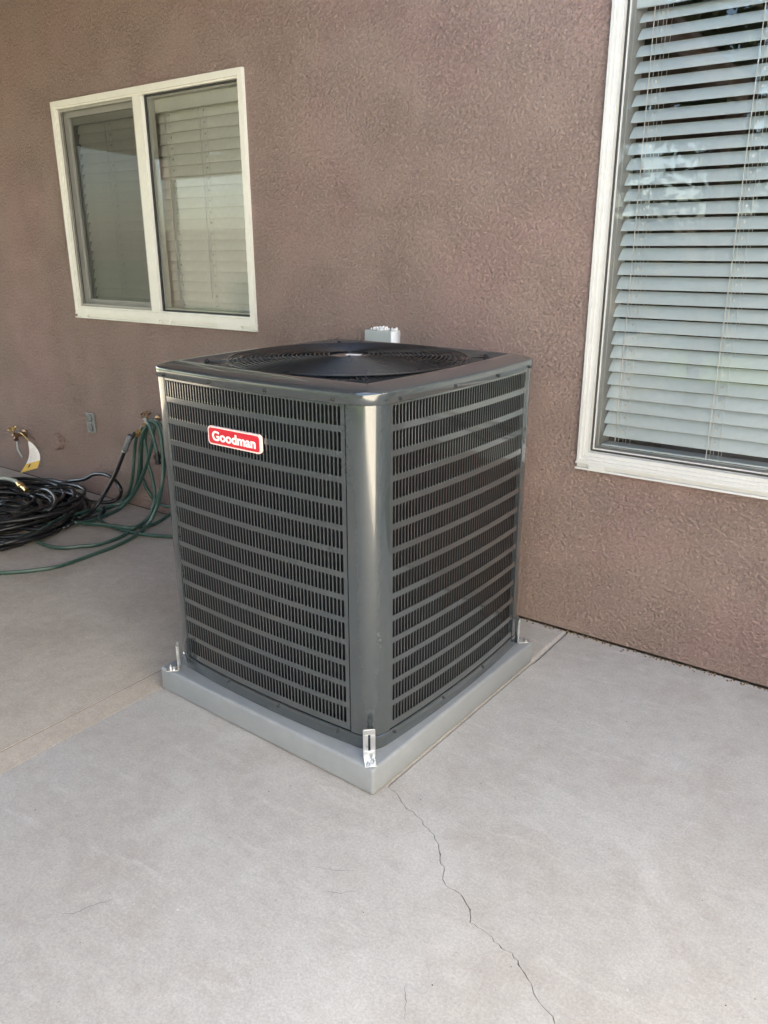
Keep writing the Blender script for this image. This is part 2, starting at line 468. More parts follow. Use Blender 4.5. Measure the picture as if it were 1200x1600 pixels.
for y0, z0, y1, z1 in ((-.25, 2.80, yr, zr), (9.25, 2.80, yr, zr)):
    b.face([(X0 - .3, y0, z0), (X1 + .12, y0, z0), (X1 + .12, y1, z1), (X0 - .3, y1, z1)])
    b.face([(X0 - .3, y0, z0 + .12), (X1 + .12, y0, z0 + .12), (X1 + .12, y1, z1 + .12), (X0 - .3, y1, z1 + .12)])
b.face([(X0 - .3, -.25, 2.80), (X1 + .06, -.25, 2.80), (X1 + .06, -.25, 2.92), (X0 - .3, -.25, 2.92)])
for x in (X0, X1): b.face([(x, 0, ZT), (x, 9, ZT), (x, yr, zr)])
b.build("roof", M['roof'], house)

def ring_rect(w, prof):
    """lofts mitred rectangles: prof = [(inset, y)]"""
    x0, x1, z0, z1 = w
    return [[(x0 + d, y, z0 + d), (x1 - d, y, z0 + d), (x1 - d, y, z1 - d), (x0 + d, y, z1 - d)] for d, y in prof]
def make_window(w, label, deep):
    fm = M['frame'] if deep else M['frame_cream']
    e = link("window", None, house, ((w[0] + w[1]) / 2, 0, w[2])); e['label'] = label
    e.matrix_parent_inverse = Matrix()
    off = Vector(e.location)
    def put(mb, name, mt, **kw):
        mb.v = [tuple(Vector(q) - off) for q in mb.v]; return mb.build(name, mt, e, **kw)
    tw = (w[0], w[1], w[2] + .024, w[3])
    b = MB()
    if deep: prof = [(0, .03), (0, -.013), (.009, -.014), (.010, -.008), (.020, -.009), (.021, -.003), (.033, -.004), (.0335, .013), (.036, .013)]
    else: prof = [(0, .03), (0, -.015), (.026, -.015), (.0265, -.009), (.034, -.009), (.0345, .02), (.037, .02)]
    b.loft(ring_rect(tw, prof)); put(b, "frame", fm)
    # sill track with a recessed groove and weep covers
    b = MB(); z = w[2]
    b.box(w[0] - .002, w[1] + .002, -.018, .02, z, z + .006); b.box(w[0], w[1], -.006, .02, z + .006, z + .019); b.box(w[0] - .002, w[1] + .002, -.017, .02, z + .019, z + .0245)
    put(b, "sill_track", fm)
    for x0, x1 in ([(.045, .100), (.64, .70), (.85, .91)] if deep else [(.055, .10), (.56, .66), (.70, .745), (1.06, 1.205)]):
        b = MB(); b.box(w[0] + x0, w[0] + x1, -.0185, -.006, z + .0062, z + .0188); put(b, "weep_cover", fm)
    return e, put, tw
win2, put2, T2 = make_window(W2, "large window with open slats, right of the air conditioner", True)
b = MB(); b.loft(ring_rect(T2, [(.036, .0131), (.036, .0105), (.041, .0105), (.041, .022)])); put2(b, "gasket", M['gasket'])
b = MB(); b.loft(ring_rect(T2, [(.0412, .0225), (.0412, .016), (.0455, .016), (.0455, .05), (.047, .05), (.047, .14)])); put2(b, "inner_frame", M['frame'])
b = MB(); b.face([(T2[0] + .038, .019, T2[2] + .038), (T2[1] - .038, .019, T2[2] + .038), (T2[1] - .038, .019, T2[3] - .038), (T2[0] + .038, .019, T2[3] - .038)]); put2(b, "glass_pane", M['glass'])

win1, put1, T1 = make_window(W1, "smaller sliding window with a dark insect screen over its left half", False)
xm0, xm1 = -2.128, -2.068
zlo, zhi = T1[2] + .0345, T1[3] - .0345
b = MB(); b.box(xm0, xm1, -.012, .03, zlo, zhi); b.box(xm0 - .008, xm0, -.006, .02, zlo, zhi); put1(b, "mullion", M['frame_cream'], bevel=.0015)
xl0, xl1 = T1[0] + .0345, xm0 - .008
RL = (xm1, T1[1] - .0345, zlo, zhi)
b = MB(); b.loft(ring_rect(RL, [(0.0002, .02), (.0002, .004), (.006, .004), (.006, .016)])); put1(b, "gasket", M['gasket'])
b = MB(); b.loft(ring_rect(RL, [(.0062, .0165), (.0062, .0145), (.014, .0145), (.014, .046), (.0062, .046)])); put1(b, "inner_frame", M['frame_cream'])
b = MB(); b.face([(RL[0] + .004, .013, RL[2] + .004), (RL[1] - .004, .013, RL[2] + .004), (RL[1] - .004, .013, RL[3] - .004), (RL[0] + .004, .013, RL[3] - .004)]); put1(b, "glass_pane", M['glass1'])
LL = (xl0, xl1, zlo, zhi)
b = MB(); b.loft(ring_rect(LL, [(.0, .012), (.0, .0), (.012, .0), (.012, .010)])); put1(b, "screen_frame", paint("screen_frame_paint", (.30, .29, .25), .45, .08))
b = MB(); b.face([(LL[0] + .010, .006, LL[2] + .01), (LL[1] - .01, .006, LL[2] + .01), (LL[1] - .01, .006, LL[3] - .01), (LL[0] + .01, .006, LL[3] - .01)]); put1(b, "insect_screen", M['screen'])
b = MB(); b.loft(ring_rect(LL, [(.0, .05), (.0, .026), (.034, .026), (.034, .05), (.0, .05)])); put1(b, "sash", M['frame_cream'])
b = MB(); b.face([(LL[0] + .03, .038, LL[2] + .03), (LL[1] - .03, .038, LL[2] + .03), (LL[1] - .03, .038, LL[3] - .03), (LL[0] + .03, .038, LL[3] - .03)]); put1(b, "glass_pane", M['glass1'])
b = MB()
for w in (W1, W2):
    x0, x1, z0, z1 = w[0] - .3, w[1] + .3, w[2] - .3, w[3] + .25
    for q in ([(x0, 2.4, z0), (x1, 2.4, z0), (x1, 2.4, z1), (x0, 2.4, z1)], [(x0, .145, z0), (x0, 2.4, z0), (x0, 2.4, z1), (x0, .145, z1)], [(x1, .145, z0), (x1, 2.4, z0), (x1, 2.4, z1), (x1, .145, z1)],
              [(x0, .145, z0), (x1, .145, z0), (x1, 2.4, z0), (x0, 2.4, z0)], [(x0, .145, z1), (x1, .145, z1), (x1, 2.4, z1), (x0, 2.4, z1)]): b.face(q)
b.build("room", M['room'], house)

# ------------------------------------------------------------------ blinds
def slat_mesh(L, depth, tilt, mt):
    b = MB(); n = 5; th = .0026; rings = []
    top, bot = [], []
    for i in range(n + 1):
        s = i / n - .5
        d = s * depth; crown = .0035 * (1 - (2 * s) ** 2)
        # s=-.5 is the outer edge (towards -y) which hangs low
        for lst, e in ((top, th / 2), (bot, -th / 2)):
            lst.append((d * math.cos(tilt) - (crown + e) * math.sin(tilt), d * math.sin(tilt) + (crown + e) * math.cos(tilt)))
    loop = top + bot[::-1]
    b.loft([[(-L / 2, y, z) for y, z in loop], [(L / 2, y, z) for y, z in loop]], True, (True, True))
    return b.mesh("slat", mt, True, 40)
def make_blind(label, x0, x1, ztop, zbot, y, pitch, depth, tilt, mt, cords, valance):
    t = thing("window_blind", label, "blind", ((x0 + x1) / 2, y, ztop))
    L = x1 - x0
    hb = -.026 if valance > .07 else -.045
    b = MB(); b.box(-L / 2, L / 2, -.028, .03, hb, -.002); b.build("headrail", mt, t, bevel=.002)
    b = MB(); b.box(-L / 2 - .004, L / 2 + .004, -.042, -.031, -valance, .0); b.build("valance", mt, t, bevel=.003)
    me = slat_mesh(L, depth, tilt, mt)
    z = -.0434 if valance > .07 else -.045 - pitch * .6; k = 0
    zs = []
    while ztop + z > zbot + .02:
        o = link("slat", me, t, (rng.uniform(-.0015, .0015), rng.uniform(-.0006, .0006), z), (rng.uniform(-.022, .022), rng.uniform(-.0016, .0016), rng.uniform(-.0006, .0006)))
        zs.append(z); z -= pitch; k += 1
    b = MB(); b.box(-L / 2, L / 2, -.024, .024, zbot - ztop - .012, zbot - ztop + .006); b.build("bottom_rail", mt, t, bevel=.002)
    yo = -depth / 2 * math.cos(tilt) - .003
    for cx, pull in cords:
        b = MB(); cxl = cx - (x0 + x1) / 2
        b.tube([(cxl, yo - .008 - .004, -.04), (cxl + .001, yo - .010, (zbot - ztop) * .5), (cxl - .001, yo - .008, zbot - ztop + pull)], .0014, 6)
        b.build("lift_cord", M['cord'], t)
        b = MB()
        for s in (-.012, .012):
            for yy in (yo, -yo): b.tube([(cxl + s + .02, yy, -.04), (cxl + s + .02, yy, zbot - ztop)], .0006, 5)
        for zz in zs: b.box(cxl + .012, cxl + .016, -.009 , .009, zz - .0025, zz + .0055, 0, None)
        b.build("ladder_cord", M['cord'], t)
    return t
make_blind("white blind with open tilted slats inside the large right window", W2[0] + .052, W2[1] - .052, T2[3] - .05, T2[2] + .046, .088, .0428, .050, R(43), M['slat'], [(.112, .02), (.402, -.0), (.80, .03)], .072)
make_blind("cream blind with nearly closed slats inside the smaller left window", W1[0] + .052, W1[1] - .05, T1[3] - .038, T1[2] + .022, .090, .0445, .050, R(74), M['slat2'], [(-2.02, .06), (-1.80, .07), (-2.45, .05)], .062)

# ------------------------------------------------------------------ equipment pad
PADROT = -0.02423; PADY = -1.1255
PADM = Matrix.Translation((0, PADY, 0)) @ Matrix.Rotation(PADROT, 4, 'Z')
H = .078
b = MB(); b.box(-.84, 0, 0, .848, .0012, H)
pad = b.build("equipment_pad", M['pad']); pad.matrix_world = PADM
md = pad.modifiers.new("edge", 'BEVEL'); md.width = .009; md.segments = 4; md.limit_method = 'ANGLE'
for p in pad.data.polygons: p.use_smooth = True
tag(pad, "smooth grey slab under the air conditioner, resting on the concrete", "equipment pad")

# ------------------------------------------------------------------ air conditioner
ac = thing("air_conditioner", "tall dark grey outdoor air conditioner with louvred sides and a red badge", "air conditioner")
CX, CY = -.428, .442
ac.matrix_world = PADM @ Matrix.Translation((CX, CY, 0))
TE, NE, BOW = .335, .3905, .0155        # half length of a face, its offset at the ends, its bulge
def side_pt(t): return Vector((t, -(NE + BOW * (1 - (t / TE) ** 2)), 0))
def quarter(nf=24, nc=10):
    """one face (seen from outside, left to right) and the corner at its right end"""
    pts = [side_pt(-TE + 2 * TE * i / nf) for i in range(nf + 1)]
    p0 = Vector((TE, -NE, 0)); p2 = Vector((NE, -TE, 0)); c = Vector((.3858, -.3858, 0))
    for i in range(1, nc):
        s = i / nc; pts.append(p0 * (1 - s) ** 2 + c * (2 * s * (1 - s)) + p2 * s * s)
    return pts
BASE = []
for k in range(4):
    Rm = Matrix.Rotation(k * math.pi / 2, 3, 'Z'); BASE += [Rm @ q for q in quarter()]
NB = len(BASE)
NRM = []
for i in range(NB):
    d = (BASE[(i + 1) % NB] - BASE[i - 1]).normalized(); NRM.append(Vector((d.y, -d.x, 0)))
def outline(off, z): return [(BASE[i].x + NRM[i].x * off, BASE[i].y + NRM[i].y * off, z) for i in range(NB)]

Z_PAN, Z_GAP, Z_PANEL, Z_CAP, Z_TOP = .0785, .1175, .1215, .9715, 1.0105
b = MB(); b.loft([outline(-.012, Z_PAN), outline(.001, Z_PAN), outline(.0035, Z_PAN + .004), outline(.0035, Z_GAP - .002), outline(.001, Z_GAP), outline(-.02, Z_GAP)])
b.build("base_pan", M['paint'], ac, True, 35)

# louvred panels -------------------------------------------------------
NS, ROWS, SLOT_H, ROW_P = 54, 14, .0455, .0600
ZTOPROW = .9655
FRONT_T = (-.326, .305); RIGHT_T = (-.3165, .327)
SWF = .64
def louver_row_mesh(T, vane):
    """ribs standing between the slots of one row, z = 0 .. SLOT_H: rounded, or turned inward like vanes"""
    b = MB(); pitch = (T[1] - T[0]) / NS
    if vane: prof = [(-.5, -.0008), (0, -.0010), (.5, -.0014)]
    else: prof = [(-.5, -.0004), (0, -.0002), (.5, -.0004)]
    st = [(.0, .0), (.04, .5), (.10, .9), (.16, 1), (.84, 1), (.90, .9), (.96, .5), (1, .0)]
    for i in range(1, NS):
        tc = T[0] + i * pitch; w = pitch * (1 - SWF) * (.92 if vane else .98)
        b.loft([[(tc + w * d, side_pt(tc + w * d).y - n * s_ - .0004, SLOT_H * u) for d, n in prof] for u, s_ in st], False)
    return b.mesh("louver_row", M['paint'], True, 12)
def panel_mesh(T):
    b = MB(True); pitch = (T[1] - T[0]) / NS
    t_l, t_r = (-.331, .3145) if T is FRONT_T else (-.331, .333)
    ts = [t_l]
    for i in range(NS):
        a = T[0] + (i + .5) * pitch - pitch * SWF / 2; ts += [a, a + pitch * SWF]
    ts.append(t_r)
    rows = [(ZTOPROW - SLOT_H - r * ROW_P, ZTOPROW - r * ROW_P) for r in range(ROWS)][::-1]
    P = lambda t, z: (t, side_pt(t).y, z)
    edges = [Z_PANEL] + [e for r in rows for e in r] + [Z_CAP + .004]
    for k in range(len(edges) - 1):
        z0, z1 = edges[k], edges[k + 1]
        for i in range(len(ts) - 1):
            t0, t1 = ts[i], ts[i + 1]
            if k % 2 == 0 or i in (0, len(ts) - 2):
                b.face([P(t0, z0), P(t1, z0), P(t1, z1), P(t0, z1)])
            elif i % 2:                                      # slot: rounded corners
                c = .0026
                for (ta, sx) in ((t0, 1), (t1, -1)):
                    for (za, sz) in ((z0, 1), (z1, -1)):
                        b.face([P(ta, za), P(ta + sx * c, za), P(ta + sx * c * .3, za + sz * c * .45), P(ta, za + sz * c * 1.3)])
    return b.mesh("louver_panel", M['paint'], True, 60)
PMF, PMR = panel_mesh(FRONT_T), panel_mesh(RIGHT_T); ROWF, ROWR = louver_row_mesh(FRONT_T, False), louver_row_mesh(RIGHT_T, True)
for k in (0, 1, 3):
    p = link("louver_panel", PMR if k == 1 else PMF, ac, (0, 0, 0), (0, 0, k * math.pi / 2))
    for r in range(ROWS):
        link("louver_row", ROWR if k == 1 else ROWF, p, (0, 0, ZTOPROW - SLOT_H - r * ROW_P))
b = MB(); pts = [side_pt(-.331 + .6455 * i / 20) for i in range(21)]
b.loft([[(q.x, q.y, Z_PANEL) for q in pts], [(q.x, q.y, Z_CAP + .004) for q in pts]], False)
o = b.build("service_panel", M['paint'], ac, True); o.rotation_euler.z = math.pi
# corner panels: a rounded post with folded edges, dark seam on each side
b = MB(); arc = [side_pt(.3185)] + quarter()[24:] + [Matrix.Rotation(math.pi / 2, 3, 'Z') @ side_pt(-TE), Matrix.Rotation(math.pi / 2, 3, 'Z') @ side_pt(-.3285)]
nn = []
for i in range(len(arc)):
    d = (arc[min(i + 1, len(arc) - 1)] - arc[max(i - 1, 0)]).normalized(); nn.append(Vector((d.y, -d.x, 0)))
out = [a + n * .0022 for a, n in zip(arc, nn)]
loop = [arc[0] - nn[0] * .012] + out + [arc[-1] - nn[-1] * .012]
b.loft([[(q.x, q.y, z) for q in loop] for z in (Z_PANEL - .001, Z_CAP + .004)], False)
cm = b.mesh("corner_panel", M['paint'], True, 40)
for k in range(4): link("corner_panel", cm, ac, (0, 0, 0), (0, 0, k * math.pi / 2))
# coil behind the slots
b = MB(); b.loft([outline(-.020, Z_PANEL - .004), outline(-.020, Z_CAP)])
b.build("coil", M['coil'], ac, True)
# cap --------------------------------------------------------------------
b = MB()
def circle(r, z): return [(r * math.cos(math.atan2(q.y, q.x)), r * math.sin(math.atan2(q.y, q.x)), z) for q in BASE]
prof = [(-.02, Z_CAP), (.0045, Z_CAP), (.006, Z_CAP + .0015), (.006, Z_CAP + .0225), (.005, Z_CAP + .0262), (.0015, Z_CAP + .0288), (-.044, Z_TOP - .0010), (-.049, Z_TOP), (-.060, Z_TOP), (-.064, Z_TOP - .0012), (-.074, Z_TOP - .011)]
b.loft([outline(o_, z_) for o_, z_ in prof] + [circle(.312, Z_TOP - .011), circle(.306, Z_TOP - .02)])
cap = b.build("top_cap", M['paint'], ac, True, 50)
b = MB(); b.loft([circle(.3055, Z_TOP - .019), circle(.302, .86), circle(.05, .86)]); b.build("fan_shroud", M['shroud_black'], ac, True, 50)
# screws
sm = MB(); sm.lathe((0, 0, 0), (0, -1, 0), [(-.004, .0046), (.0015, .0046), (.0015, .0042), (.004, .0036), (.0045, .002), (.0036, .0001)], 10)
SM = sm.mesh("screw", M['steel_dark'], True, 40)
def screw(k, t, z, off):
    q = side_pt(max(-TE, min(TE, t))) if abs(t) <= TE else Vector((t, -(NE - (abs(t) - TE) * .22), 0))
    Rm = Matrix.Rotation(k * math.pi / 2, 4, 'Z')
    o = link("screw", SM, ac); o.matrix_local = Rm @ Matrix.Translation((q.x, q.y - off, z))
for t in (-.32, -.124, .08, .287): screw(0, t, Z_CAP + .0085, .006)
for t in (-.297, -.082, .128, .325): screw(1, t, Z_CAP + .0075, .006)
for t in (-.33, -.136, .069, .277): screw(0, t, .108, .0035)
for t in (-.312, -.097, .117, .318): screw(1, t, .108, .0035)
# fan guard ----------------------------------------------------------------
guard = link("fan_guard", None, ac, (0, 0, 0))
NR = 22; rings = [.072 + (.338 - .072) * i / (NR - 1) for i in range(NR)]
def dome(r): return Z_TOP - .001 + .009 * (1 - (r / .34) ** 2)
for r in rings:
    b = MB(); ww = .0018 if r < .33 else .0026; n = 72
    z = dome(r)
    b.loft([[((r + ww * math.cos(2 * math.pi * j / 6)) * math.cos(a), (r + ww * math.cos(2 * math.pi * j / 6)) * math.sin(a), z + ww * math.sin(2 * math.pi * j / 6)) for j in range(6)] for a in [2 * math.pi * i / n for i in range(n + 1)]], True)
    b.build("guard_ring", M['black'], guard, True)
for k in range(4):
    a = math.pi / 4 + k * math.pi / 2
    for s in (-.012, .012):
        b = MB(); ca, sa = math.cos(a), math.sin(a)
        pl = [(r * ca - s * sa, r * sa + s * ca, dome(r) - .0042) for r in (.06, .12, .18, .24, .29, .335)] + [(.375 * ca - s * sa, .375 * sa + s * ca, Z_TOP - .0055), (.402 * ca - s * sa * .6, .402 * sa + s * ca * .6, Z_TOP - .0065)]
        b.tube(pl, .0024, 6); b.build("guard_spoke", M['black'], guard, True)
    b = MB(); b.lathe((.395 * ca, .395 * sa, Z_TOP - .011), (0, 0, 1), [(0, .006), (.010, .006), (.012, .004), (.0125, .001)], 10); b.build("guard_bolt", M['black'], guard, True, 40)
b = MB(); b.lathe((0, 0, dome(0) - .010), (0, 0, 1), [(0, .071), (.0045, .0735), (.006, .070), (.0078, .03), (.008, .0001)], 40); b.build("hub_plate", M['paint'], guard, True, 40)
b = MB(); b.box(-.008, .034, -.013, .013, dome(0) - .0018, dome(0) - .0012, 0, Matrix.Rotation(R(25), 4, 'Z')); b.build("hub_label", M['white_print'], guard)
for a in (40, 130, 220, 310):
    b = MB(); b.lathe((.058 * math.cos(R(a)), .058 * math.sin(R(a)), dome(0) - .004), (0, 0, 1), [(0, .0045), (.006, .0045), (.008, .002)], 8); b.build("hub_bolt", M['steel_dark'], guard, True, 40)
# fan under the guard
fan = link("fan", None, ac)
b = MB(); b.lathe((0, 0, .885), (0, 0, 1), [(0, .07), (.09, .07), (.105, .05), (.11, .001)], 24); b.build("motor", M['paint'], fan, True, 40)
for k in range(3):
    b = MB(); rows_ = []
    for i in range(7):
        r = .06 + .215 * i / 6; wd = R(42 + 26 * i / 6)
        row = []
        for j in range(9):
            u = j / 8 - .5; a = wd * u + R(120 * k + 20) + R(10) * i / 6
            row.append((r * math.cos(a), r * math.sin(a), .935 - .055 * u * (1 - .25 * i / 6)))
        rows_.append(row)
    b.loft(rows_, False); b.build("fan_blade", M['black'], fan, True)
# badge -----------------------------------------------------------------------
def rounded_rect(w, h, r, n=6):
    pts = []
    for cx, cy, a0 in ((w / 2 - r, h / 2 - r, 0), (-w / 2 + r, h / 2 - r, 90), (-w / 2 + r, -h / 2 + r, 180), (w / 2 - r, -h / 2 + r, 270)):
        for i in range(n + 1):
            a = R(a0 + 90 * i / n); pts.append((cx + r * math.cos(a), cy + r * math.sin(a)))
    return pts
bx, bz = -.035, .8445
badge = link("badge", None, ac, (bx, side_pt(bx).y - .0055, bz))
def plate(name, w, h, r, y0, y1, mt):
    b = MB(); p = rounded_rect(w, h, r)
    b.loft([[(x, y0, z) for x, z in p], [(x, y1 + .0006, z) for x, z in p], [(x * .996, y1, z * .985) for x, z in p]], True, (True, True)); return b.build(name, mt, badge)
plate("badge_rim", .195, .0485, .0105, .003, -.0045, M['badge_rim'])
plate("badge_face", .187, .0410, .0080, -.004, -.0052, M['red'])
tc = bpy.data.curves.new("lettering", 'FONT'); tc.body = "Goodman"; tc.size = .036; tc.extrude = .0004; tc.offset = .0011; tc.space_character = 1.02
tc.align_x = 'CENTER'; tc.align_y = 'CENTER'
to = bpy.data.objects.new("lettering", tc); COL.objects.link(to)
bpy.context.view_layer.update()
dg = bpy.context.evaluated_depsgraph_get()
tm = bpy.data.meshes.new_from_object(to.evaluated_get(dg)); bpy.data.objects.remove(to)
xs_ = [v.co.x for v in tm.vertices]; ys_ = [v.co.y for v in tm.vertices]
sx = .160 / (max(xs_) - min(xs_)); sy = .0265 / (max(ys_) - min(ys_)); cx_, cy_ = (max(xs_) + min(xs_)) / 2, (max(ys_) + min(ys_)) / 2
for v in tm.vertices: v.co = Vector(((v.co.x - cx_) * sx, -.0056 - v.co.z, (v.co.y - cy_) * sy + .0003))
tm.materials.clear(); tm.materials.append(M['white_print']); tm.name = "lettering"
link("lettering", tm, badge)

# ------------------------------------------------------------------ hold-down brackets
def bracket(label, lx, ly, ang):
    t = thing("mounting_bracket", label, "bracket", (0, 0, 0), 0, "zinc hold-down brackets on the pad corners")
    t.matrix_world = PADM @ Matrix.Translation((lx, ly, H + .0004)) @ Matrix.Rotation(R(ang), 4, 'Z')
    # local -y points to the pad corner
    b = MB(); w, h, th = .0145, .086, .0022
    sl = (.0030, .024, .070)
    def frame(z0, z1, x0, x1): b.box(x0, x1, 0, th, z0, z1)
    frame(0, sl[1], -w, w); frame(sl[2], h, -w, w); frame(sl[1], sl[2], -w, -sl[0]); frame(sl[1], sl[2], sl[0], w)
    for s in (-1, 1): b.box(s * w - .001, s * w + .001, .0002, .006, .004, h - .004)
    b.build("upright", M['zinc'], t, bevel=.0006)
    b = MB(); b.box(-w, w, -.034, -.0002, 0, th); b.build("foot", M['zinc'], t, bevel=.0006)
    for x, y in ((-.006, -.024), (.006, -.013)):
        b = MB(); b.lathe((x, y, th), (0, 0, 1), [(0, .0062), (.0012, .0062), (.0013, .0048), (.0055, .0048), (.006, .003), (.010, .0028), (.0105, .001)], 6)
        b.build("bolt", M['zinc'], t)
    return t
bracket("slotted zinc bracket upright on the nearest corner of the pad", -.036, .031, 45)
bracket("zinc bracket seen edge on, on the pad corner toward the hoses", -.783, .026, -45)
bracket("zinc bracket on the pad corner nearest the joint and the wall", -.040, .815, 135)

# ------------------------------------------------------------------ disconnect box on the wall
t = thing("disconnect_box", "small grey electrical disconnect box on the wall behind the air conditioner", "electrical box", (-.775, 0, .80))
b = MB(); b.box(-.056, .056, -.052, -.0005, 0, .206); b.build("body", M['box'], t, bevel=.003)
b = MB(); b.box(-.060, .060, -.058, -.0525, .172, .214); b.box(-.060, .060, -.0525, -.0005, .2065, .214); b.build("hood", M['box'], t, bevel=.002)
b = MB(); b.box(-.054, .026, -.0575, -.0525, .01, .170); b.build("cover", M['box'], t, bevel=.0015)
b = MB(); b.box(-.022, .016, -.0590, -.0577, .148, .162); b.build("label_plate", M['white_print'], t)
b = MB()
for i in range(46):
    x = rng.uniform(-.045, .058); s = rng.uniform(.003, .008); z = .214 + rng.uniform(0, .006) * (1.6 if -.02 < x < .02 else .6)
    b.lathe((x, rng.uniform(-.05, -.004), z - .001), (rng.uniform(-.5, .5), rng.uniform(-.5, .5), 1), [(-.002, s * .5), (s * .4, s * .8), (s, s * .5), (s * 1.3, .0005)], 6)
b.box(.0602, .0625, -.057, -.001, .02, .213)  # brightness of the lit right side put into a white sheet
b.build("caulk_crumbs_lit_side", M['caulk'], t, True)
b = MB(); b.tube(spline([(.0, -.03, .0), (.0, -.03, -.15), (.0, -.03, -.4), (.01, -.05, -.55), (.06, -.12, -.62), (.14, -.26, -.62)], 8), .011, 10); b.build("conduit", M['box'], t, True)

# ------------------------------------------------------------------ outlet
t = thing("electrical_outlet", "grey weatherproof outlet plate with two round covers, below the smaller window", "outlet", (-2.736, 0, .416))
b = MB(); b.box(-.036, .036, -.012, -.0005, -.055, .055); b.build("cover_plate", M['plate'], t, bevel=.003)
for z in (.025, -.025):
    b = MB(); b.lathe((0, -.012, z), (0, -1, 0), [(-.002, .022), (.004, .0215), (.006, .019), (.0062, .017), (.0045, .0165), (.0045, .001)], 24); b.build("outlet_cover", M['socket'], t, True, 40)
b = MB(); b.lathe((0, -.012, 0), (0, -1, 0), [(0, .004), (.002, .003), (.002, .0005)], 8); b.build("screw", M['zinc'], t)

# ------------------------------------------------------------------ taps, pipe cap, tag
def tap(label, loc, handle_mat, aim):
    t = thing("garden_tap", label, "tap", loc)
    b = MB(); b.lathe((0, -.001, 0), (0, -1, 0), [(0, .026), (.004, .026), (.006, .014), (.04, .012), (.05, .015), (.075, .015), (.08, .008), (.0805, .001)], 14); b.build("body", M['bronze'], t, True, 40)
    b = MB(); a = Vector(aim).normalized(); o = Vector((0, -.062, 0)); b.tube([o, o + a * .02, o + a * .035], [.011, .012, .014], 12); b.build("spout", M['bronze'], t, True, 40)
    b = MB(); b.tube([(0, -.066, .008), (0, -.070, .03), (0, -.074, .042)], [.007, .005, .005], 8); b.build("stem", M['brass'], t, True)
    b = MB(); hz = Vector((0, -.075, .044)); ax = Vector((0, -.35, 1)).normalized(); u = ax.orthogonal().normalized(); v = ax.cross(u)
    rim = [hz + (u * math.cos(i * math.pi / 8) + v * math.sin(i * math.pi / 8)) * (.024 + .003 * math.cos(i * 2.5)) for i in range(17)]
    b.tube(rim, .004, 6, False)
    for k in range(3):
        d = u * math.cos(k * 2.1) + v * math.sin(k * 2.1); b.tube([hz, hz + d * .023], .003, 6)
    b.build("handle", handle_mat, t, True); return t
tap("brass wall tap with a worn red handle, black hose screwed on", (-2.170, 0, .497), M['bronze'], (-.75, -.35, -.55))
tap("low brass wall tap with a paper tag wired to it", (-3.43, 0, .262), M['brass'], (.8, -.4, -.5))
o = None
b = MB(); b.tube([(-3.50, -.02, .25), (-3.49, -.03, .16), (-3.45, -.03, .12)], .006, 8); b.tube([(-3.50, -.02, .25), (-3.50, -.004, .27)], .006, 8)
tag(b.build("grey_wire", M['box'], None, True), "short grey wire hanging from the wall beside the low tap", "wire")
t = thing("pipe_cap", "round brown painted pipe cap sticking out of the wall", "pipe cap", (-3.075, 0, .266))
b = MB(); b.lathe((0, -.0005, 0), (0, -1, 0), [(0, .047), (.022, .046), (.030, .042), (.033, .030), (.034, .001)], 24); b.build("cap", M['stucco'], t, True, 40)

t = thing("paper_tag", "white and yellow paper tag hanging from the low tap", "tag", (-3.36, -.07, .255))
b = MB(); N = 14
def tagpt(u, v):
    # u 0..1 down, v 0..1 across; the sheet twists as it hangs
    w = .012 + .105 * u ** .8; c = .10 * u - .02 * math.sin(u * 3); tw = R(10 + 42 * u)
    off = (v - .5) * w + .035 * math.sin(u * math.pi) 
    return (.105 + off * .62 + .01 * u, -.012 + off * .60 - .012 * math.sin(v * math.pi) * u - .035 * u, .0 - .165 * u + .028 * (v - .5) * u)
mats = [M['tagwhite'], M['tagyellow'], M['print']]
for i in range(N):
    for j in range(6):
        u0, u1, v0, v1 = i / N, (i + 1) / N, j / 6, (j + 1) / 6
        b.face([tagpt(u0, v0), tagpt(u0, v1), tagpt(u1, v1), tagpt(u1, v0)], 1 if u0 >= .70 else 0)
b.build("sheet", mats, t, True)
b = MB()
for i in range(9):
    u0 = .24 + i * .048; u1 = u0 + .012
    for j in range(5):
        v0, v1 = .2 + j * .12, .2 + j * .12 + rng.uniform(.06, .115)
        b.face([tuple(Vector(tagpt(*q)) + Vector((0, -.0012, 0))) for q in ((u0, v0), (u0, v1), (u1, v1), (u1, v0))])
o = b.build("printed_lines", paint("grey_print", (.45, .44, .44), .6, .1), t)
b = MB(); b.face([tuple(Vector(tagpt(*q)) + Vector((0, -.0015, 0))) for q in ((.76, .40), (.76, .53), (.87, .53), (.87, .40))]); b.build("printed_mark", M['print'], t)
b = MB(); b.tube(spline([(-.03, .01, .03), (.02, -.004, .035), (.07, -.01, .02), (.105, -.012, 0)], 6), .0035, 6); b.build("brass_wire", M['brass'], t, True)

